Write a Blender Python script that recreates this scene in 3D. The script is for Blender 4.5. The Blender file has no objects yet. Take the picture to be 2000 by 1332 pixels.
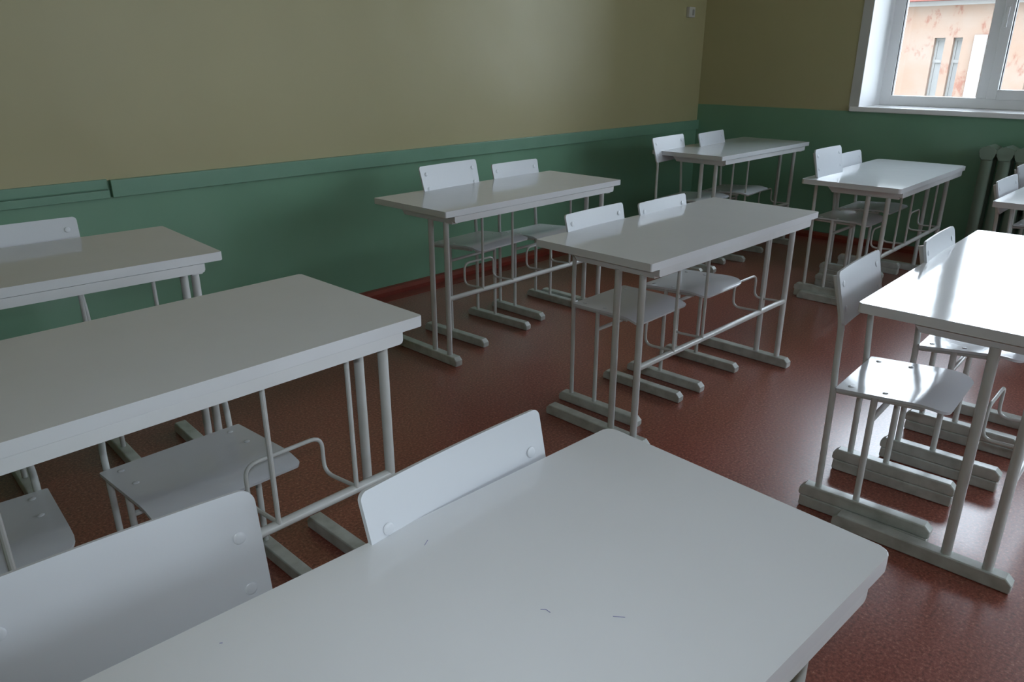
import bpy, bmesh, math, random
from mathutils import Vector, Matrix
random.seed(4)
C = bpy.context.scene.collection
PI = math.pi

# ------------------------------------------------------------------ helpers
def link(name, bm, mat, parent=None, smooth=30):
    me = bpy.data.meshes.new(name)
    bmesh.ops.recalc_face_normals(bm, faces=bm.faces)
    bm.to_mesh(me); bm.free()
    for p in me.polygons: p.use_smooth = True
    me.set_sharp_from_angle(angle=math.radians(smooth))
    if mat: me.materials.append(mat)
    o = bpy.data.objects.new(name, me); C.objects.link(o)
    if parent: o.parent = parent
    if len(me.polygons) < 400:
        wn = o.modifiers.new('face_weighted', 'WEIGHTED_NORMAL'); wn.keep_sharp = True; wn.weight = 100
    return o

def tag(o, label=None, cat=None, group=None, kind=None):
    if label: o['label'] = label
    if cat: o['category'] = cat
    if group: o['group'] = group
    if kind: o['kind'] = kind
    return o

def empty(name, loc, rz, label, cat, group=None):
    o = bpy.data.objects.new(name, None); C.objects.link(o)
    o.location = loc; o.rotation_euler = (0, 0, rz); o.empty_display_size = .1
    return tag(o, label, cat, group)

def struct(name, bm, mat, parent=None, label=None):
    o = link(name, bm, mat, parent)
    if not parent: o['kind'] = 'structure'
    if label: o['label'] = label
    return o

def add_box(bm, x0, x1, y0, y1, z0, z1, bev=0.0, seg=2):
    r = bmesh.ops.create_cube(bm, size=1)
    vs = r['verts']
    for v in vs:
        v.co = Vector(((x0+x1)/2 + v.co.x*(x1-x0), (y0+y1)/2 + v.co.y*(y1-y0), (z0+z1)/2 + v.co.z*(z1-z0)))
    if bev:
        es = {e for v in vs for e in v.link_edges}
        bmesh.ops.bevel(bm, geom=list(es), offset=bev, segments=seg, profile=.5, affect='EDGES')

def box(*a, **k):
    bm = bmesh.new(); add_box(bm, *a, **k); return bm

def add_prism(bm, poly, axis, a, b, bev=0.0, seg=2):
    """extrude a 2D outline along axis (0: u, 1: v, 2: z) from a to b"""
    def P(p, t):
        if axis == 0: return Vector((t, p[0], p[1]))
        if axis == 1: return Vector((p[0], t, p[1]))
        return Vector((p[0], p[1], t))
    v0 = [bm.verts.new(P(p, a)) for p in poly]; v1 = [bm.verts.new(P(p, b)) for p in poly]
    n = len(poly); fs = []
    f0 = bm.faces.new(v0); f1 = bm.faces.new(v1[::-1])
    for i in range(n): fs.append(bm.faces.new((v0[i], v1[i], v1[(i+1) % n], v0[(i+1) % n])))
    if bev:
        es = set(f0.edges) | set(f1.edges)
        bmesh.ops.bevel(bm, geom=list(es), offset=bev, segments=seg, profile=.5, affect='EDGES')

def round_poly(x0, x1, y0, y1, r, n=5):
    out = []
    for cx, cy, a in ((x1-r, y0+r, -90), (x1-r, y1-r, 0), (x0+r, y1-r, 90), (x0+r, y0+r, 180)):
        for i in range(n+1):
            t = math.radians(a + 90*i/n); out.append((cx + r*math.cos(t), cy + r*math.sin(t)))
    return out

def fillet(pts, r, n=5):
    pts = [Vector(p) for p in pts]; out = [pts[0]]
    for i in range(1, len(pts)-1):
        p, a, b = pts[i], pts[i-1], pts[i+1]
        da, db = (a-p), (b-p); la, lb = da.length, db.length
        rr = min(r, la*.45, lb*.45); s = p + da/la*rr; e = p + db/lb*rr
        for k in range(n+1):
            t = k/n; out.append(s*(1-t)**2 + p*2*t*(1-t) + e*t*t)
    out.append(pts[-1]); return out

def add_tube(bm, pts, r, seg=14, fr=0.0, cap=True, oval=None):
    pts = fillet(pts, fr) if fr else [Vector(p) for p in pts]
    rings = []; n = len(pts); prev = None
    for i, p in enumerate(pts):
        t = (pts[min(i+1, n-1)] - pts[max(i-1, 0)]).normalized()
        if prev is None:
            a = Vector((1, 0, 0)) if abs(t.x) < .9 else Vector((0, 1, 0))
            nx = (a - t*a.dot(t)).normalized()
        else: nx = (prev - t*prev.dot(t)).normalized()
        prev = nx; ny = t.cross(nx); rings.append([])
        for k in range(seg):
            an = 2*PI*k/seg
            rings[-1].append(bm.verts.new(p + nx*math.cos(an)*(oval[0] if oval else r) + ny*math.sin(an)*(oval[1] if oval else r)))
    for i in range(n-1):
        for k in range(seg):
            bm.faces.new((rings[i][k], rings[i][(k+1) % seg], rings[i+1][(k+1) % seg], rings[i+1][k]))
    if cap: bm.faces.new(rings[0][::-1]); bm.faces.new(rings[-1])

def tube(*a, **k):
    bm = bmesh.new(); add_tube(bm, *a, **k); return bm

def panel(w0, w1, length, r0, r1, fn, th, nu=14):
    """thin rounded sheet; s runs 0..length, t is -1..1 across; fn(x, s) gives the point and the normal offset is th"""
    ss = []
    for i in range(7): ss.append(r0*(1-math.cos(PI/2*i/6)))
    for i in range(1, 9): ss.append(r0 + (length-r0-r1)*i/9)
    for i in range(7): ss.append(length - r1*(1-math.sin(PI/2*i/6)))
    bm = bmesh.new(); g = []
    for s in ss:
        hw = w0 + (w1-w0)*s/length
        if s < r0: hw -= r0 - math.sqrt(max(0, r0*r0-(r0-s)**2))
        d = length-s
        if d < r1: hw -= r1 - math.sqrt(max(0, r1*r1-(r1-d)**2))
        g.append([bm.verts.new(fn(hw*(2*k/nu-1), s)) for k in range(nu+1)])
    faces = []
    for i in range(len(ss)-1):
        for k in range(nu): faces.append(bm.faces.new((g[i][k], g[i][k+1], g[i+1][k+1], g[i+1][k])))
    bmesh.ops.recalc_face_normals(bm, faces=faces)
    ret = bmesh.ops.solidify(bm, geom=bm.faces[:], thickness=th)
    return bm

# ------------------------------------------------------------------ materials
def mat(name, base, rough=.4, coat=0, bump=None, var=None, spec=.5, rvar=None):
    m = bpy.data.materials.new(name); m.use_nodes = True
    nt = m.node_tree; N = nt.nodes; L = nt.links; b = N['Principled BSDF']
    b.inputs['Base Color'].default_value = (*base, 1); b.inputs['Roughness'].default_value = rough
    b.inputs['Specular IOR Level'].default_value = spec
    b.inputs['Coat Weight'].default_value = coat; b.inputs['Coat Roughness'].default_value = .08
    tc = N.new('ShaderNodeTexCoord')
    if var:
        sc, amt, dark = var
        n = N.new('ShaderNodeTexNoise'); n.inputs['Scale'].default_value = sc; n.inputs['Detail'].default_value = 5
        L.new(tc.outputs['Object'], n.inputs['Vector'])
        mx = N.new('ShaderNodeMix'); mx.data_type = 'RGBA'
        cr = N.new('ShaderNodeValToRGB'); cr.color_ramp.elements[0].position = .35; cr.color_ramp.elements[1].position = .7
        cr.color_ramp.elements[0].color = (0, 0, 0, 1); cr.color_ramp.elements[1].color = (amt, amt, amt, 1)
        L.new(n.outputs['Fac'], cr.inputs['Fac']); L.new(cr.outputs['Color'], mx.inputs[0])
        mx.inputs[6].default_value = (*base, 1); mx.inputs[7].default_value = (*dark, 1)
        L.new(mx.outputs[2], b.inputs['Base Color'])
    if bump:
        prev = None
        for sc, st, dist in bump:
            n = N.new('ShaderNodeTexNoise'); n.inputs['Scale'].default_value = sc; n.inputs['Detail'].default_value = 3
            L.new(tc.outputs['Object'], n.inputs['Vector'])
            bp = N.new('ShaderNodeBump'); bp.inputs['Strength'].default_value = st; bp.inputs['Distance'].default_value = dist
            L.new(n.outputs['Fac'], bp.inputs['Height'])
            if prev: L.new(prev.outputs['Normal'], bp.inputs['Normal'])
            prev = bp
        L.new(prev.outputs['Normal'], b.inputs['Normal'])
        if coat: L.new(prev.outputs['Normal'], b.inputs['Coat Normal'])
    return m

WHITE = (.70, .72, .73)
M_top = mat('desk_paint', (.68, .70, .72), .10, 0, bump=[(7, .08, .005), (70, .04, .001)], var=(6, .35, (.64, .66, .67)))
M_paint = mat('white_gloss_paint', WHITE, .20, 0, bump=[(14, .12, .008), (90, .08, .002)], var=(9, .4, (.62, .63, .63)))
M_panel = mat('chair_paint', (.61, .635, .67), .15, 0, bump=[(10, .14, .006), (80, .08, .0015)])
M_back = mat('chair_back_paint', (.61, .635, .67), .30, 0, bump=[(12, .10, .006), (80, .08, .0015)])
M_metal = mat('painted_steel', (.58, .60, .59), .22, 0, bump=[(60, .10, .002)], var=(14, .5, (.48, .48, .44)))
M_runner = mat('painted_wood_runner', (.52, .55, .52), .28, 0, bump=[(45, .06, .001)], var=(18, .7, (.30, .31, .28)))
M_pvc = mat('white_window_frame', (.90, .91, .92), .25)
M_sill = mat('white_sill', (.86, .86, .86), .18)
M_plaster = mat('white_reveal_plaster', (.90, .91, .92), .5, bump=[(5, .1, .01)])
M_border = mat('grey_white_border', (.52, .52, .49), .5)
M_ceil = mat('ceiling_white', (.82, .82, .80), .8)
M_green_trim = mat('green_gloss_trim', (.17, .33, .235), .34, bump=[(30, .25, .004), (8, .15, .01)], var=(7, .5, (.145, .295, .205)))
M_rad = mat('green_radiator_paint', (.20, .27, .21), .4, bump=[(40, .2, .003)])
M_red = mat('red_oxide_paint', (.20, .030, .016), .45, bump=[(30, .2, .003)], var=(10, .5, (.13, .025, .015)))
M_switch = mat('switch_plastic', (.55, .54, .50), .4)
M_dark = mat('dark_rubber', (.05, .05, .05), .5)
M_ink = mat('blue_ink', (.16, .16, .34), .5)

def wall_mat(name, split, green, yellow, gr=.28, yr=.41):
    m = bpy.data.materials.new(name); m.use_nodes = True
    nt = m.node_tree; N = nt.nodes; L = nt.links; b = N['Principled BSDF']
    tc = N.new('ShaderNodeTexCoord'); sx = N.new('ShaderNodeSeparateXYZ'); L.new(tc.outputs['Object'], sx.inputs[0])
    # hand painted edge: wavers a few millimetres
    nz = N.new('ShaderNodeTexNoise'); nz.inputs['Scale'].default_value = 3; L.new(tc.outputs['Object'], nz.inputs['Vector'])
    md = N.new('ShaderNodeMath'); md.operation = 'MULTIPLY_ADD'; md.inputs[1].default_value = .012; L.new(nz.outputs['Fac'], md.inputs[0]); L.new(sx.outputs['Z'], md.inputs[2])
    gt = N.new('ShaderNodeMath'); gt.operation = 'GREATER_THAN'; gt.inputs[1].default_value = split + .006; L.new(md.outputs[0], gt.inputs[0])
    def varied(col, k, sc):
        n = N.new('ShaderNodeTexNoise'); n.inputs['Scale'].default_value = sc; n.inputs['Detail'].default_value = 4
        L.new(tc.outputs['Object'], n.inputs['Vector'])
        mx = N.new('ShaderNodeMix'); mx.data_type = 'RGBA'; L.new(n.outputs['Fac'], mx.inputs[0])
        mx.inputs[6].default_value = (*[c*(1-k) for c in col], 1); mx.inputs[7].default_value = (*[c*(1+k) for c in col], 1)
        return mx
    g = varied(green, .12, 2.2); y = varied(yellow, .07, 1.3)
    mx = N.new('ShaderNodeMix'); mx.data_type = 'RGBA'; L.new(gt.outputs[0], mx.inputs[0])
    L.new(g.outputs[2], mx.inputs[6]); L.new(y.outputs[2], mx.inputs[7]); L.new(mx.outputs[2], b.inputs['Base Color'])
    mr = N.new('ShaderNodeMix'); mr.data_type = 'FLOAT'; L.new(gt.outputs[0], mr.inputs[0]); mr.inputs[2].default_value = gr; mr.inputs[3].default_value = yr
    L.new(mr.outputs[0], b.inputs['Roughness'])
    prev = None
    for sc, st, d in ((1.1, .35, .06), (4.5, .25, .012), (45, .12, .002)):
        n = N.new('ShaderNodeTexNoise'); n.inputs['Scale'].default_value = sc; n.inputs['Detail'].default_value = 2; L.new(tc.outputs['Object'], n.inputs['Vector'])
        bp = N.new('ShaderNodeBump'); bp.inputs['Strength'].default_value = st; bp.inputs['Distance'].default_value = d; L.new(n.outputs['Fac'], bp.inputs['Height'])
        if prev: L.new(prev.outputs['Normal'], bp.inputs['Normal'])
        prev = bp
    L.new(prev.outputs['Normal'], b.inputs['Normal'])
    return m
GREEN = (.170, .335, .225); YELL = (.42, .385, .215)
M_wall_back = wall_mat('wall_paint_back', .874, GREEN, YELL)
M_wall_side = wall_mat('wall_paint_window_side', 1.014, GREEN, YELL)

def floor_mat():
    m = bpy.data.materials.new('red_brown_linoleum'); m.use_nodes = True
    nt = m.node_tree; N = nt.nodes; L = nt.links; b = N['Principled BSDF']
    tc = N.new('ShaderNodeTexCoord')
    n1 = N.new('ShaderNodeTexNoise'); n1.inputs['Scale'].default_value = 110; n1.inputs['Detail'].default_value = 4; n1.inputs['Roughness'].default_value = .7
    n2 = N.new('ShaderNodeTexNoise'); n2.inputs['Scale'].default_value = 1.6; n2.inputs['Detail'].default_value = 4
    L.new(tc.outputs['Object'], n1.inputs['Vector']); L.new(tc.outputs['Object'], n2.inputs['Vector'])
    cr = N.new('ShaderNodeValToRGB'); e = cr.color_ramp.elements
    e[0].position = .34; e[0].color = (.130, .034, .020, 1); e[1].position = .74; e[1].color = (.66, .32, .24, 1)
    k = cr.color_ramp.elements.new(.5); k.color = (.265, .070, .046, 1)
    k = cr.color_ramp.elements.new(.6); k.color = (.34, .110, .074, 1)
    L.new(n1.outputs['Fac'], cr.inputs['Fac'])
    mx = N.new('ShaderNodeMix'); mx.data_type = 'RGBA'; mx.blend_type = 'MULTIPLY'; mx.inputs[0].default_value = .5
    c2 = N.new('ShaderNodeValToRGB'); c2.color_ramp.elements[0].color = (.72, .70, .68, 1); c2.color_ramp.elements[0].position = .3; c2.color_ramp.elements[1].position = .7
    L.new(n2.outputs['Fac'], c2.inputs['Fac']); L.new(cr.outputs['Color'], mx.inputs[6]); L.new(c2.outputs['Color'], mx.inputs[7])
    L.new(mx.outputs[2], b.inputs['Base Color'])
    b.inputs['Roughness'].default_value = .34; b.inputs['Coat Weight'].default_value = .7; b.inputs['Coat Roughness'].default_value = .24
    prev = None
    for sc, st, d in ((70, .35, .0015), (2.5, .15, .008)):
        n = N.new('ShaderNodeTexNoise'); n.inputs['Scale'].default_value = sc; L.new(tc.outputs['Object'], n.inputs['Vector'])
        bp = N.new('ShaderNodeBump'); bp.inputs['Strength'].default_value = st; bp.inputs['Distance'].default_value = d; L.new(n.outputs['Fac'], bp.inputs['Height'])
        if prev: L.new(prev.outputs['Normal'], bp.inputs['Normal'])
        prev = bp
    L.new(prev.outputs['Normal'], b.inputs['Normal'])
    return m
M_floor = floor_mat()

def glass_mat(name, tint=(1, 1, 1)):
    m = bpy.data.materials.new(name); m.use_nodes = True
    nt = m.node_tree; N = nt.nodes; L = nt.links; N.remove(N['Principled BSDF'])
    out = N['Material Output']; t = N.new('ShaderNodeBsdfTransparent'); t.inputs[0].default_value = (*tint, 1)
    g = N.new('ShaderNodeBsdfGlossy'); g.inputs['Roughness'].default_value = .02
    f = N.new('ShaderNodeFresnel'); f.inputs[0].default_value = 1.3
    mx = N.new('ShaderNodeMixShader'); L.new(f.outputs[0], mx.inputs[0]); L.new(t.outputs[0], mx.inputs[1]); L.new(g.outputs[0], mx.inputs[2])
    L.new(mx.outputs[0], out.inputs['Surface']); return m
M_glass = glass_mat('window_glass', (.97, .985, .98))
M_facade = mat('peach_facade_plaster', (.195, .130, .094), .9, var=(1.4, .8, (.20, .160, .132)), bump=[(8, .3, .02)])
# flaking patches on the old plaster
def facade_patches(m):
    nt = m.node_tree; N = nt.nodes; L = nt.links; b = N['Principled BSDF']; src = b.inputs['Base Color'].links[0].from_socket
    tc = N.new('ShaderNodeTexCoord'); n = N.new('ShaderNodeTexNoise'); n.inputs['Scale'].default_value = 2.6; n.inputs['Detail'].default_value = 8; n.inputs['Roughness'].default_value = .65
    mp = N.new('ShaderNodeMapping'); mp.inputs['Scale'].default_value = (1, 1, .6); mp.inputs['Location'].default_value = (3, 1, 7)
    L.new(tc.outputs['Object'], mp.inputs[0]); L.new(mp.outputs[0], n.inputs['Vector'])
    cr = N.new('ShaderNodeValToRGB'); cr.color_ramp.elements[0].position = .56; cr.color_ramp.elements[1].position = .64; L.new(n.outputs['Fac'], cr.inputs['Fac'])
    mx = N.new('ShaderNodeMix'); mx.data_type = 'RGBA'; L.new(cr.outputs['Color'], mx.inputs[0]); L.new(src, mx.inputs[6]); mx.inputs[7].default_value = (.165, .075, .052, 1)
    L.new(mx.outputs[2], b.inputs['Base Color'])
facade_patches(M_facade)
M_fwhite = mat('facade_white_trim', (.25, .245, .235), .7)
M_froof = mat('red_roof_metal', (.16, .05, .04), .6)
M_fglass = mat('facade_dark_glass', (.05, .06, .08), .1)
M_fgrey = mat('facade_pale_pane', (.24, .24, .235), .5)

# ------------------------------------------------------------------ room shell
XL, YF, ZC = -7.15, -7.9, 3.3           # left wall, front wall, ceiling
T = .60                                  # outer wall thickness
WINS = [(-1.410, -3.25), (-3.75, -5.50), (-5.90, -7.60)]
ADDED_WINS = [(-.6, -2.4), (-2.8, -4.4)]   # unseen windows added behind the camera to brighten the room, along x
WZ0, WZ1 = 1.012, 2.95
struct('floor', box(XL-.2, 0.2, YF-.2, .2, -.12, 0), M_floor)
struct('ceiling', box(XL-.2, T, YF-.2, .2, ZC, ZC+.15), M_ceil)
struct('wall_back', box(XL-.2, T, 0, .2, 0, ZC), M_wall_back)
struct('wall_left', box(XL-.2, XL, YF, 0, 0, ZC), M_wall_back)
def wall_front():
    bm = bmesh.new(); y0, y1 = YF-T, YF
    add_box(bm, XL-.2, T, y0, y1, 0, WZ0); add_box(bm, XL-.2, T, y0, y1, WZ1, ZC)
    xs = [T] + [x for w in ADDED_WINS for x in w] + [XL-.2]
    for i in range(0, len(xs), 2): add_box(bm, xs[i+1], xs[i], y0, y1, WZ0, WZ1)
    return bm
struct('wall_front', wall_front(), M_wall_side)
def wall_right():
    bm = bmesh.new()
    add_box(bm, 0, T, YF, 0, 0, WZ0); add_box(bm, 0, T, YF, 0, WZ1, ZC)
    ys = [0] + [y for w in WINS for y in w] + [YF]
    for i in range(0, len(ys), 2):
        add_box(bm, 0, T, ys[i+1], ys[i], WZ0, WZ1)
    return bm
struct('wall_right', wall_right(), M_wall_side)

# red skirting boards
def skirt(name, axis, a, b):
    pf = [(0, 0), (-.05, 0), (-.05, .028), (-.03, .045), (0, .048)]
    bm = bmesh.new()
    if axis == 'x': add_prism(bm, [(p[0], p[1]) for p in pf], 0, a, b)
    else: add_prism(bm, [(p[0], p[1]) for p in pf], 1, a, b)
    return struct(name, bm, M_red)
skirt('baseboard_back', 'x', XL, 0)
skirt('baseboard_right', 'y', YF, 0)
struct('trim_4', box(XL, 0, -.14, 0, 0, .004), M_red)
# green dado rails on the long wall
struct('trim_1', box(-4.995, 0, -.024, .01, .797, .877, bev=.004), M_green_trim)
struct('trim_2', box(XL, -5.005, -.022, .01, .797, .834, bev=.003), M_green_trim)
struct('trim_3', box(XL, -5.005, -.012, .01, .838, .882, bev=.003), M_green_trim)

# ------------------------------------------------------------------ windows
XD = .38                                 # room-side plane of the frames
def window(idx, y1, y0):
    """y1 near the long wall, y0 the other jamb; parts: frame, mullion, sash, panes, sill, reveals, border"""
    root = link('window_%d' % idx, bmesh.new(), None); root['kind'] = 'structure'
    fl, fr = y1-.008, y0+.008
    bm = bmesh.new()                     # splayed reveals and head, and the underside behind the sill
    e = .014
    for a, b, s in ((y1, fl, 1), (y0, fr, -1)):
        add_prism(bm, [(-.001, a), (XD+.08, b-.004*s), (XD+.08, a+.001), (0, a+.001)], 2, WZ0+.03, WZ1)
    add_prism(bm, [(0, WZ1-.0), (XD+.08, WZ1-.012), (XD+.08, WZ1)], 1, y0, y1)
    rv = link('reveal', bm, M_plaster, root)
    bm = bmesh.new()                     # flat painted border round the opening on the wall face
    add_box(bm, -.005, .002, y1-.001, y1+.074, WZ0+.004, WZ1+.075, bev=.0015)
    add_box(bm, -.005, .002, y0-.074, y0+.001, WZ0+.004, WZ1+.075, bev=.0015)
    add_box(bm, -.005, .002, y0+.001, y1-.001, WZ1, WZ1+.075, bev=.0015)
    link('border', bm, M_border, root)
    link('sill', box(-.025, XD+.02, y0-.06, y1+.062, WZ0, WZ0+.036, bev=.006, seg=3), M_sill, root)
    zb, zt = WZ0+.036, WZ1-.04
    bm = bmesh.new()                     # outer frame
    w = .080; x0, x1 = XD, XD+.07
    add_box(bm, x0, x1, fl-w, fl+.004, zb, zt, bev=.004); add_box(bm, x0, x1, fr-.004, fr+w, zb, zt, bev=.004)
    add_box(bm, x0, x1, fr+w-.002, fl-w+.002, zb, zb+.074, bev=.004); add_box(bm, x0, x1, fr+w-.002, fl-w+.002, zt-.075, zt, bev=.004)
    link('frame', bm, M_pvc, root)
    my1 = fl - w - .605; my0 = my1 - .072
    link('mullion', box(x0-.004, x1, my0, my1, zb+.072, zt-.07, bev=.004), M_pvc, root)
    bm = bmesh.new()                     # opening sash, stands proud of the frame
    sx0, sx1 = x0-.016, x1-.01; sw = .066
    sa, sb = my0+.004, fr+w-.018
    add_box(bm, sx0, sx1, sa-sw, sa, zb+.066, zt-.06, bev=.005); add_box(bm, sx0, sx1, sb, sb+sw, zb+.066, zt-.06, bev=.005)
    add_box(bm, sx0, sx1, sb+sw-.002, sa-sw+.002, zb+.066, zb+.066+.07, bev=.005); add_box(bm, sx0, sx1, sb+sw-.002, sa-sw+.002, zt-.13, zt-.06, bev=.005)
    link('sash', bm, M_pvc, root)
    bm = bmesh.new()                     # handle on the sash
    add_box(bm, sx0-.012, sx0, sa-.045, sa-.02, 1.68, 1.75, bev=.003); add_box(bm, sx0-.035, sx0-.018, sa-.042, sa-.023, 1.60, 1.73, bev=.005)
    add_box(bm, sx0-.03, sx0-.005, sa-.04, sa-.026, 1.71, 1.735)
    link('handle', bm, M_pvc, root)
    # rubber seals round the panes
    gx = x0+.036
    def gasket(ya, yb, za, zb_):
        bm = bmesh.new(); t = .005
        add_box(bm, x0+.012, gx, ya, ya+t, za, zb_); add_box(bm, x0+.012, gx, yb-t, yb, za, zb_)
        return bm
    link('seal', gasket(my1, fl-w, zb+.072, zt-.07), M_dark, root)
    link('pane', box(gx, gx+.005, my1-.006, fl-w+.006, zb+.068, zt-.07), M_glass, root)
    link('seal', gasket(sb+sw, sa-sw, zb+.13, zt-.125), M_dark, root)
    link('pane', box(gx-.01, gx-.005, sb+sw-.006, sa-sw+.006, zb+.13, zt-.125), M_glass, root)
    # light portal: only tells the renderer where daylight enters
    ld = bpy.data.lights.new('window_portal', 'AREA'); ld.shape = 'RECTANGLE'; ld.size = abs(y1-y0); ld.size_y = WZ1-WZ0; ld.cycles.is_portal = True
    lo = bpy.data.objects.new('window_portal', ld); C.objects.link(lo)
    lo.parent = root; lo.location = (XD+.16, (y0+y1)/2, (WZ0+WZ1)/2); lo.rotation_euler = (0, math.radians(90), 0)
    return root
for i, (a, b) in enumerate(WINS): window(i+1, a, b)
for i, (a, b) in enumerate(ADDED_WINS):
    w_ = window(i+4, a, b); w_.location = (0, YF, 0); w_.rotation_euler = (0, 0, -PI/2)  # added windows, out of view, for extra daylight from the front
# unseen outer face of this building, added to shade the facade opposite
bm = bmesh.new()
add_box(bm, .2, T, YF-T, 14, ZC+.14, 11); add_box(bm, .2, T, .19, 14, -4.5, ZC+.15); add_box(bm, .2, T, YF-T, .2, -4.5, -.11)
struct('outside_shade_wall', bm, M_ceil)

# ------------------------------------------------------------------ desks
def runner_bm(u0, u1, v_front, v_back, z0, z1, chamf=.016):
    """floor bar along v: ends cut at a slant, long edges eased"""
    bm = bmesh.new()
    pf = [(v_front+.004, z0), (v_back-.004, z0), (v_back, z0+.008), (v_back-.002, z1-chamf), (v_back-chamf*1.1, z1), (v_front+chamf*1.1, z1), (v_front, z1-chamf), (v_front, z0+.008)]
    add_prism(bm, pf, 0, u0, u1, bev=.0055, seg=3)
    return bm

def desk(x, y, yaw, L, W, H, label, rods_left=(.295, .505), rods_right=(.995, None), legr=.0132, rail=None, corner=.006, group='double school desks'):
    root = empty('school_desk', (0, 0, 0), yaw, label, 'desk', group)
    c, s = math.cos(yaw), math.sin(yaw); ou, ov = L/2, W/2
    root.location = (x + c*ou - s*ov, y + s*ou + c*ov, 0)
    def P(name, bm, m):
        for v in bm.verts: v.co -= Vector((ou, ov, 0))
        return link(name, bm, m, root)
    th = .028; zb = H-th; za = zb-.032
    bm = bmesh.new(); add_prism(bm, round_poly(0, L, 0, W, corner), 2, zb, H, bev=.0022, seg=3); P('desktop', bm, M_top)
    bm = bmesh.new()                      # front apron, lower corners rounded off
    pf = [(.058, zb), (.058, za+.010), (.061, za+.003), (.068, za), (L-.068, za), (L-.061, za+.003), (L-.058, za+.010), (L-.058, zb)]
    add_prism(bm, [(a_, b_ if b_ < zb else zb-.0022) for a_, b_ in pf], 1, .0045, .026, bev=.0015); P('apron', bm, M_paint)
    for sgn in (0, 1):
        u0 = .060 if not sgn else L-.060-.036
        bm = bmesh.new()
        add_prism(bm, [(.0255, zb), (.0255, za-.008), (W*.70, za-.008), (W*.77, zb)], 0, u0, u0+.036, bev=.002); P('side_brace', bm, M_paint)
    dx, l1, l2 = .0685, .0786, .1862
    zt = za-.008
    for u in (dx, L-dx):
        for v in (l1, l2):
            P('leg', tube([(u, v, .042), (u, v, zt+.004)], legr, seg=18), M_metal)
        P('runner', runner_bm(u-.022, u+.022, .012, .512, 0, .045), M_runner)
    zr = rail or .325
    P('foot_rail', tube([(dx, l1, zr), (L-dx, l1, zr)], .0125, seg=16), M_metal)
    for pair in (rods_left, rods_right):
        for u in pair:
            if u is None: continue
            P('support_rod', tube([(u, l1-.005, zr), (u, l1-.005, zb)], .0062, seg=10), M_metal)
        b = pair[1] or pair[0]+.195; a = pair[0] or b-.205
        if pair[1] is None: a -= .012
        vb = l1+.122
        P('bag_hook', tube([(a, l1-.004, zr+.008), (a-.006, vb, zr+.004), (a-.006, vb, zr+.112), (b-.012, vb, zr+.112), (b-.012, vb, zr+.004), (b, l1-.004, zr+.008)], .0055, seg=10, fr=.035), M_metal)
    # screws on the runners
    return root, P

DK = dict(
 A=(-6.4423, -1.3853, -.0424, 1.302, .536, .817), B=(-4.0235, -1.2380, .0187, 1.307, .527, .7625), C=(-1.6570, -1.2296, .0058, 1.298, .547, .798),
 D=(-6.3799, -2.4206, .0235, 1.302, .550, .811), E=(-4.0839, -2.3782, .0011, 1.305, .536, .750), F=(-1.7647, -2.3864, .0274, 1.289, .558, .734),
 G=(-6.4203, -3.4784, -.0384, 1.302, .539, .730), H=(-4.0217, -3.5726, .0309, 1.310, .526, .756), I=(-1.9227, -3.3995, .0030, 1.302, .540, .750))
LB = dict(
 A='white double desk by the green wall at far left, cut by the left edge',
 B='white double desk standing middle of the green wall, two chair backs behind it',
 C='small-looking white double desk in the far corner beneath the yellow wall',
 D='white double desk at middle left, its two chairs tucked fully beneath the top',
 E='white double desk in the centre of the room standing alone on the red floor',
 F='white double desk near the window wall, between the corner desk and the radiator',
 G='large white double desk in the foreground, cut by the bottom edge',
 H='white double desk on the right whose top mirrors the window as a white glare',
 I='white double desk in front of the radiator, mostly cut by the right edge')
ROD = dict(A=dict(rods_left=(.17, .38), rods_right=(.89, 1.10), rail=.366), D=dict(rods_left=(.17, .38), rods_right=(.90, 1.122), rail=.366), B=dict(rods_right=(None, .96)), H=dict(legr=.0140, corner=.012), G=dict(corner=.018), F=dict(corner=.02))
for k, v in DK.items():
    root, P = desk(*v, LB[k], **ROD.get(k, {}))
    H = v[5]
    if k == 'G':                          # stray ballpoint marks on the nearest desktop
        for pts in ([(.505, .489), (.508, .487)], [(.809, .477), (.820, .484)], [(.837, .263), (.842, .258), (.842, .250)], [(.896, .190), (.906, .178)]):
            P('ink_mark', tube([(a, b, H+.0002) for a, b in pts], .00045, seg=6), M_ink)
    if k == 'D':
        bm = bmesh.new(); bmesh.ops.create_uvsphere(bm, u_segments=10, v_segments=6, radius=.006)
        for q in bm.verts: q.co = Vector((.60+q.co.x, .008+q.co.y*.3, H-.036+q.co.z))
        P('screw_hole', bm, M_dark)

# ------------------------------------------------------------------ chairs
def dome(r, h):
    bm = bmesh.new(); bmesh.ops.create_uvsphere(bm, u_segments=12, v_segments=8, radius=1)
    for v in bm.verts: v.co = Vector((v.co.x*r, v.co.y*r, v.co.z*h))
    return bm

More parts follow.
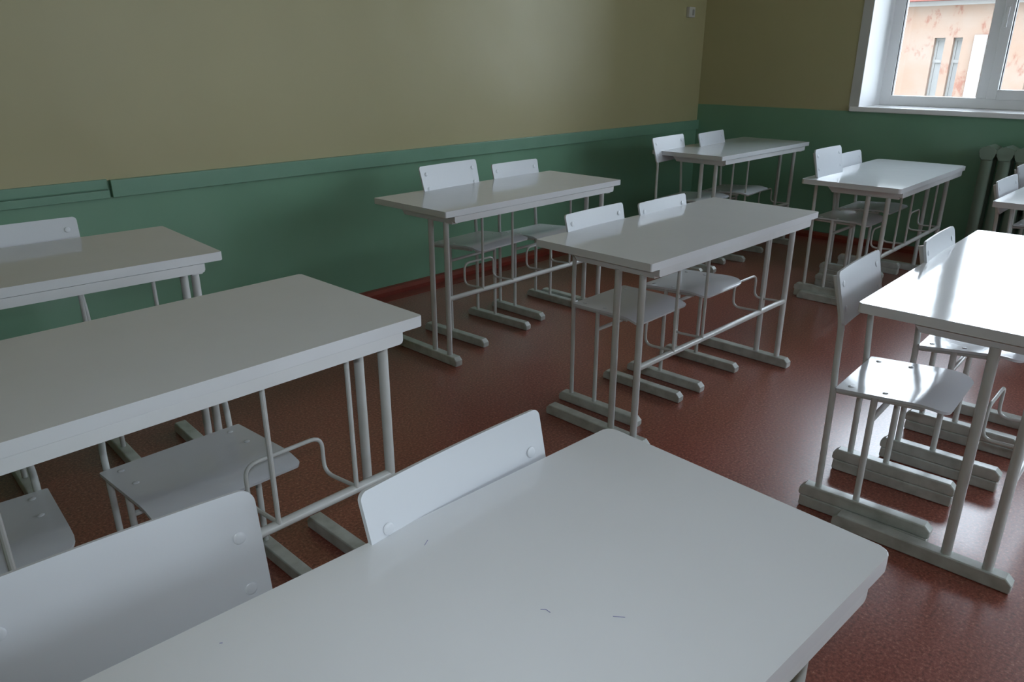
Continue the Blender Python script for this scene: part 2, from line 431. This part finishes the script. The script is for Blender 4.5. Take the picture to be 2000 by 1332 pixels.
def chair(x, y, yaw, dz, sc, zb, sl, label, stacked=False, cr=.014, sr=.018, drop=0, bolts=(.042, .118), group='school chairs'):
    root = empty('school_chair', (x, y, 0), yaw, label, 'chair', group)
    k = 1+sc; lift = .04 if stacked else 0
    sep, hwb, hwf, vb, vf, rb, rf, lf = [q*k for q in (.1616, .1827, .1803, -.0036, -.334, .0619, -.3533, -.1207)]
    zseat = .4361+dz; slope = .0131+sl
    bhw = .1966*k; zt = .7704+dz+zb; zbt = .6089+dz+zb-drop; vt, vbt = .0421*k, (.0028-drop*.24)*k
    rt = .0100 if stacked else .0088
    th = .009
    vm = (vb+vf)/2; ln = vb-vf
    def seat_pt(u, s):                    # s from the back edge forward
        v = vb-s; z = zseat - slope + 2*slope*s/ln
        f = max(0, s-ln*.72)/(ln*.28); z -= .020*f*f
        z -= .006*(1-(u/hwb)**2)*math.sin(PI*min(1, s/(ln*.75)))
        return Vector((u, v, z))
    seat = link('seat', panel(hwb, hwf, ln, .006, sr, seat_pt, th), M_panel, root)
    for u in (-.142*k, .142*k):
        for s in (.035, .135):
            b = link('bolt', dome(.0085, .0022), M_panel, seat); b.location = seat_pt(u, s) + Vector((0, 0, .0005))
    hh = math.hypot(zt-zbt, vt-vbt)
    tl = math.atan2(vt-vbt, zt-zbt)
    def back_pt(u, s):                    # s from the top edge down; the sheet is bowed around the sitter
        f = s/hh; v = vt+(vbt-vt)*f; z = zt+(zbt-zt)*f
        return Vector((u, v - .006 + .006*(1-(u/bhw)**2), z))
    # sitter side faces -v, posts stand behind
    back = link('backrest', panel(bhw, bhw*.965, hh, cr, .012, back_pt, .008), M_back, root)
    for u in (-.160*k, .160*k):
        for s in bolts:
            b = link('bolt', dome(.0100, .0018), M_back, back); p = back_pt(u, s)
            b.location = p + Vector((0, -.0015, 0)); b.rotation_euler = (PI/2-tl, 0, 0)
    zr = .042+lift
    for sgn in (-1, 1):
        u = sgn*sep
        ub = sgn*.150*k                   # posts lean a little inward at the backrest
        yb = .010 - .006*(ub/bhw)**2
        pts = [(u, .004, zr-.004), (u, .006, zseat-.03), (u, .010, zseat+.03), (ub, vbt+yb+rt*.8, zbt+.005), (ub, vt+yb+rt*.8+.0, zt-.022)]
        link('back_post', tube(pts, rt, seg=14, fr=.05), M_metal, root)
        zs = zseat-.012
        link('front_leg', tube([(u, lf, zr-.004), (u, lf, zseat-slope*.3-.008)], rt, seg=14), M_metal, root)
        uu = u - sgn*.008
        link('seat_rail', tube([(uu, .004, zs-slope-.009), (uu, vf*.78, zs+slope*.6-.012)], .0065, seg=10), M_metal, root)
        if stacked:
            link('base_slat', runner_bm(u-.021, u+.021, rf+.004, rb-.004, 0, .0405, chamf=.004), M_runner, root)
        link('runner', runner_bm(u-.020, u+.020, rf, rb, lift, zr), M_runner, root)
    link('stretcher', tube([(-sep, lf, zseat-.095), (sep, lf, zseat-.095)], rt*.9, seg=12), M_metal, root)
    return root

CH = dict(
 A2=(-5.5796, -.8664, -.0315, .06, 0, .05, 0), B1=(-3.5405, -.7409, .0739, .0762, .0662, .038, .0017), B2=(-3.0171, -.7106, .0136, .0359, -.0374, .0359, 0),
 C1=(-1.5384, -.7697, .0812, .0591, .106, .0591, 0), C2=(-1.0392, -.8115, .1109, .0593, .0895, .0593, 0),
 D1=(-6.005, -1.7666, -.0662, -.045, -.0034, 0, -.005), D2=(-5.5081, -1.7788, .022, -.0449, .0753, 0, -.0001),
 E1=(-3.7132, -1.8674, .0247, .0211, -.0113, .0261, -.0116), E2=(-3.2359, -1.8776, .0142, .0135, -.0332, .0185, -.0028),
 F1=(-1.5137, -1.8876, .0072, .0699, -.0431, .0551, -.012), F2=(-.9055, -1.7863, .024, .0397, .003, 0, 0),
 G1=(-5.9236, -2.7894, -.0763, .0005, .0033, .0005, 0), G2=(-5.4532, -2.9894, .0295, .0198, .0033, .0198, 0),
 H1=(-3.771, -2.9758, .0631, .0203, -.0379, .0197, -.0008), H2=(-3.2505, -3.0468, .0475, .0431, -.0578, .0106, .0042),
 I1=(-1.5043, -2.8508, .0017, .0217, .0146, .0217, 0), I2=(-.501, -2.7219, .0028, .0051, 0, .0051, 0))
CL = dict(
 A2='white chair behind the far left desk by the green wall, cut by the left edge',
 B1='left white chair behind the desk at the middle of the green wall, taller backrest',
 B2='right white chair behind the desk at the middle of the green wall',
 C1='left white chair of the two behind the desk in the far corner',
 C2='right white chair of the two behind the desk in the far corner',
 D1='white chair under the middle left desk, only a seat corner showing at the edge',
 D2='white chair tucked under the middle left desk, broad grey seat with screws in full view',
 E1='left white chair of the two at the central desk, seat seen between the desk legs',
 E2='right white chair of the two at the central desk, rounded seat beneath the desk front',
 F1='taller left white chair of the overlapping pair by the window wall',
 F2='right white chair, half hidden by its taller neighbour, by the window wall',
 G1='white chair with the largest backrest, bottom left in front of the foreground desk',
 G2='white chair at the middle of the foreground desk, right of the largest backrest',
 H1='white chair at the right desk with whole glossy seat and double-layer runners in view',
 H2='white chair at the right desk with a small bright backrest beyond the glare',
 I1='white chair behind the desk at the right edge, backrest in front of the radiator',
 I2='white chair at the extreme right edge, only a sliver of backrest showing')
for k, v in CH.items(): chair(*v, CL[k], stacked=k[0] in 'HF', drop=.075 if k[0] == 'G' else 0, bolts=(.072, .158) if k[0] == 'G' else (.042, .118), cr=.024 if k in ('G1', 'H2', 'F2', 'F1') else .014, sr=.045 if k in ('E2', 'D1', 'H1', 'H2', 'F1') else .016)

# ------------------------------------------------------------------ radiator
def radiator(y_first, n, pitch):
    root = empty('radiator', (-.14, y_first-pitch*(n-1)/2, 0), 0, 'green cast iron column radiator on the wall below the window', 'radiator')
    off = Vector(root.location)
    for i in range(n):
        yc = y_first - pitch*i
        bm = bmesh.new()
        for xx in (-.09, -.185):
            add_tube(bm, [(xx, yc, .13), (xx, yc, .20), (xx, yc, .70), (xx, yc, .80)], .03, seg=14, oval=(.026, .037))
        # rounded head and foot joining the two columns
        for z0, z1, zz in ((.76, .845, 1), (.10, .17, -1)):
            h = pitch/2+.001; k_ = 1 if zz > 0 else -1; zt_ = .826 if zz > 0 else .125
            pf = [(yc+h, zt_), (yc+.030, zt_+k_*.006), (yc+.014, zt_+k_*.017), (yc, zt_+k_*.022), (yc-.014, zt_+k_*.017), (yc-.030, zt_+k_*.006), (yc-h, zt_), (yc-h, zt_-k_*.03), (yc-.040, zt_-k_*.048), (yc-.036, zt_-k_*.075), (yc+.036, zt_-k_*.075), (yc+.040, zt_-k_*.048), (yc+h, zt_-k_*.03)]
            add_prism(bm, pf, 0, -.215, -.06, bev=.005)
        for z in (.795, .14):
            add_tube(bm, [(-.14, yc-pitch/2, z), (-.14, yc+pitch/2, z)], .024, seg=14)
        for v in bm.verts: v.co -= off
        link('section', bm, M_rad, root)
    bm = bmesh.new()
    for yy in (y_first-pitch*1.5, y_first-pitch*(n-2.5)):
        add_box(bm, -.13, -.002, yy-.008, yy+.008, .755, .77)
    for v in bm.verts: v.co -= off
    link('wall_bracket', bm, M_rad, root)
radiator(-2.395, 9, .104)

# ------------------------------------------------------------------ switch on the long wall
sw = empty('light_switch', (-.257, 0, 1.755), 0, 'small pale switch box high on the yellow wall near the corner', 'switch')
link('box', box(-.045, .045, -.03, 0, -.040, .040, bev=.005), M_switch, sw)
link('rocker', box(.000, .024, -.036, -.028, -.024, .022, bev=.003), mat('switch_rocker', (.30, .29, .26), .4), sw)

# ------------------------------------------------------------------ building across the yard
bx = 14.0
bd = empty('building', (bx, 0, -4.5), 0, 'pale peach plaster building with narrow windows seen through the window', 'building')
def part(name, bm, m, parent=bd):
    for v in bm.verts: v.co -= Vector((bx, 0, -4.5))
    o = link(name, bm, m, bd); return o
wy = [(2.49, 2.26, .55), (2.09, 1.90, .55), (.52, -.45, 1.0), (6.6, 6.3, .55), (7.1, 6.8, .55)]
def facade():
    bm = bmesh.new(); ys = [10.0]; zlo, zhi = -.6, 1.82
    add_box(bm, bx, bx+1, -2.6, 10, -4.5, zlo); add_box(bm, bx, bx+1, -2.6, 10, zhi, 2.62)
    for a, b, _ in sorted(wy, reverse=True): ys += [a, b]
    ys.append(-2.6)
    for i in range(0, len(ys), 2): add_box(bm, bx, bx+1, ys[i+1], ys[i], zlo, zhi)
    return bm
part('wall', facade(), M_facade)
for a, b, kd in wy:
    bm = bmesh.new(); w = .05 if kd < .9 else .09
    add_box(bm, bx+.14, bx+.20, b, b+w, -.6, 1.82); add_box(bm, bx+.14, bx+.20, a-w, a, -.6, 1.82)
    for z in (-.6, 1.28, 1.76): add_box(bm, bx+.13, bx+.21, b, a, z, z+.07)
    f = part('window_frame', bm, M_fwhite)
    g = part('pane', box(bx+.17, bx+.18, b, a, -.6, 1.82), M_fgrey if kd < .9 else M_fglass); g.parent = f
part('pilaster', box(bx-.05, bx+.02, 1.40, 1.66, -4.5, 1.87, bev=.01), M_fwhite)
part('ledge', box(bx-.02, bx+.1, -2.6, 10, 2.50, 2.62, bev=.02), M_fwhite)
bm = bmesh.new(); add_prism(bm, [(bx-.30, 2.60), (bx-.30, 2.66), (bx+5, 4.3), (bx+5, 2.60)], 1, -2.9, 10.3); part('roof', bm, M_froof)
struct('ground', box(-60, 60, -60, 60, -4.7, -4.5), mat('yard_ground', (.30, .30, .28), .9))

# ------------------------------------------------------------------ sky
w = bpy.data.worlds.new('overcast_sky'); bpy.context.scene.world = w; w.use_nodes = True
nt = w.node_tree; N = nt.nodes; L = nt.links; bg = N['Background']
tc = N.new('ShaderNodeTexCoord'); sx = N.new('ShaderNodeSeparateXYZ'); L.new(tc.outputs['Generated'], sx.inputs[0])
cr = N.new('ShaderNodeValToRGB'); L.new(sx.outputs['Z'], cr.inputs['Fac'])
cr.color_ramp.elements[0].color = (.47, .52, .58, 1); cr.color_ramp.elements[0].position = 0
cr.color_ramp.elements[1].color = (1.12, 1.26, 1.48, 1); cr.color_ramp.elements[1].position = 1
L.new(cr.outputs['Color'], bg.inputs['Color']); bg.inputs['Strength'].default_value = 7.0

# ------------------------------------------------------------------ the photographer's flash, 8 cm above the lens
fd = bpy.data.lights.new('camera_flash', 'SPOT'); fd.energy = 15.5; fd.spot_size = math.radians(122); fd.spot_blend = .9; fd.shadow_soft_size = .012; fd.color = (.82, .91, 1.0)
fo = bpy.data.objects.new('camera_flash', fd); C.objects.link(fo); fo.location = (-6.15, -3.79, 1.49)
fo.rotation_euler = Vector((.66, .665, -.24)).to_track_quat('-Z', 'Y').to_euler()

# ------------------------------------------------------------------ camera
cam = bpy.data.cameras.new('camera'); co = bpy.data.objects.new('camera', cam); C.objects.link(co)
p, t, r = .78291336, -.36132859, -.00013869
F = Vector((math.cos(t)*math.cos(p), math.cos(t)*math.sin(p), math.sin(t)))
R = Vector((math.sin(p), -math.cos(p), 0)); U = R.cross(F)
c_, s_ = math.cos(r), math.sin(r); R, U = R*c_+U*s_, U*c_-R*s_
mw = Matrix(((R.x, U.x, -F.x, -6.16254), (R.y, U.y, -F.y, -3.78116), (R.z, U.z, -F.z, 1.40451), (0, 0, 0, 1)))
co.matrix_world = mw
cam.sensor_width = 36; cam.lens = 36*1466.92/2000; cam.clip_start = .02; cam.clip_end = 300
sc = bpy.context.scene; sc.camera = co
vs = sc.view_settings; vs.view_transform = 'Standard'; vs.look = 'None'; vs.gamma = 1; vs.use_curve_mapping = False
vs.exposure = 0.80
sc.cycles.max_bounces = 12; sc.cycles.diffuse_bounces = 6; sc.cycles.glossy_bounces = 6; sc.cycles.transparent_max_bounces = 16
sc.cycles.caustics_reflective = False; sc.cycles.caustics_refractive = False
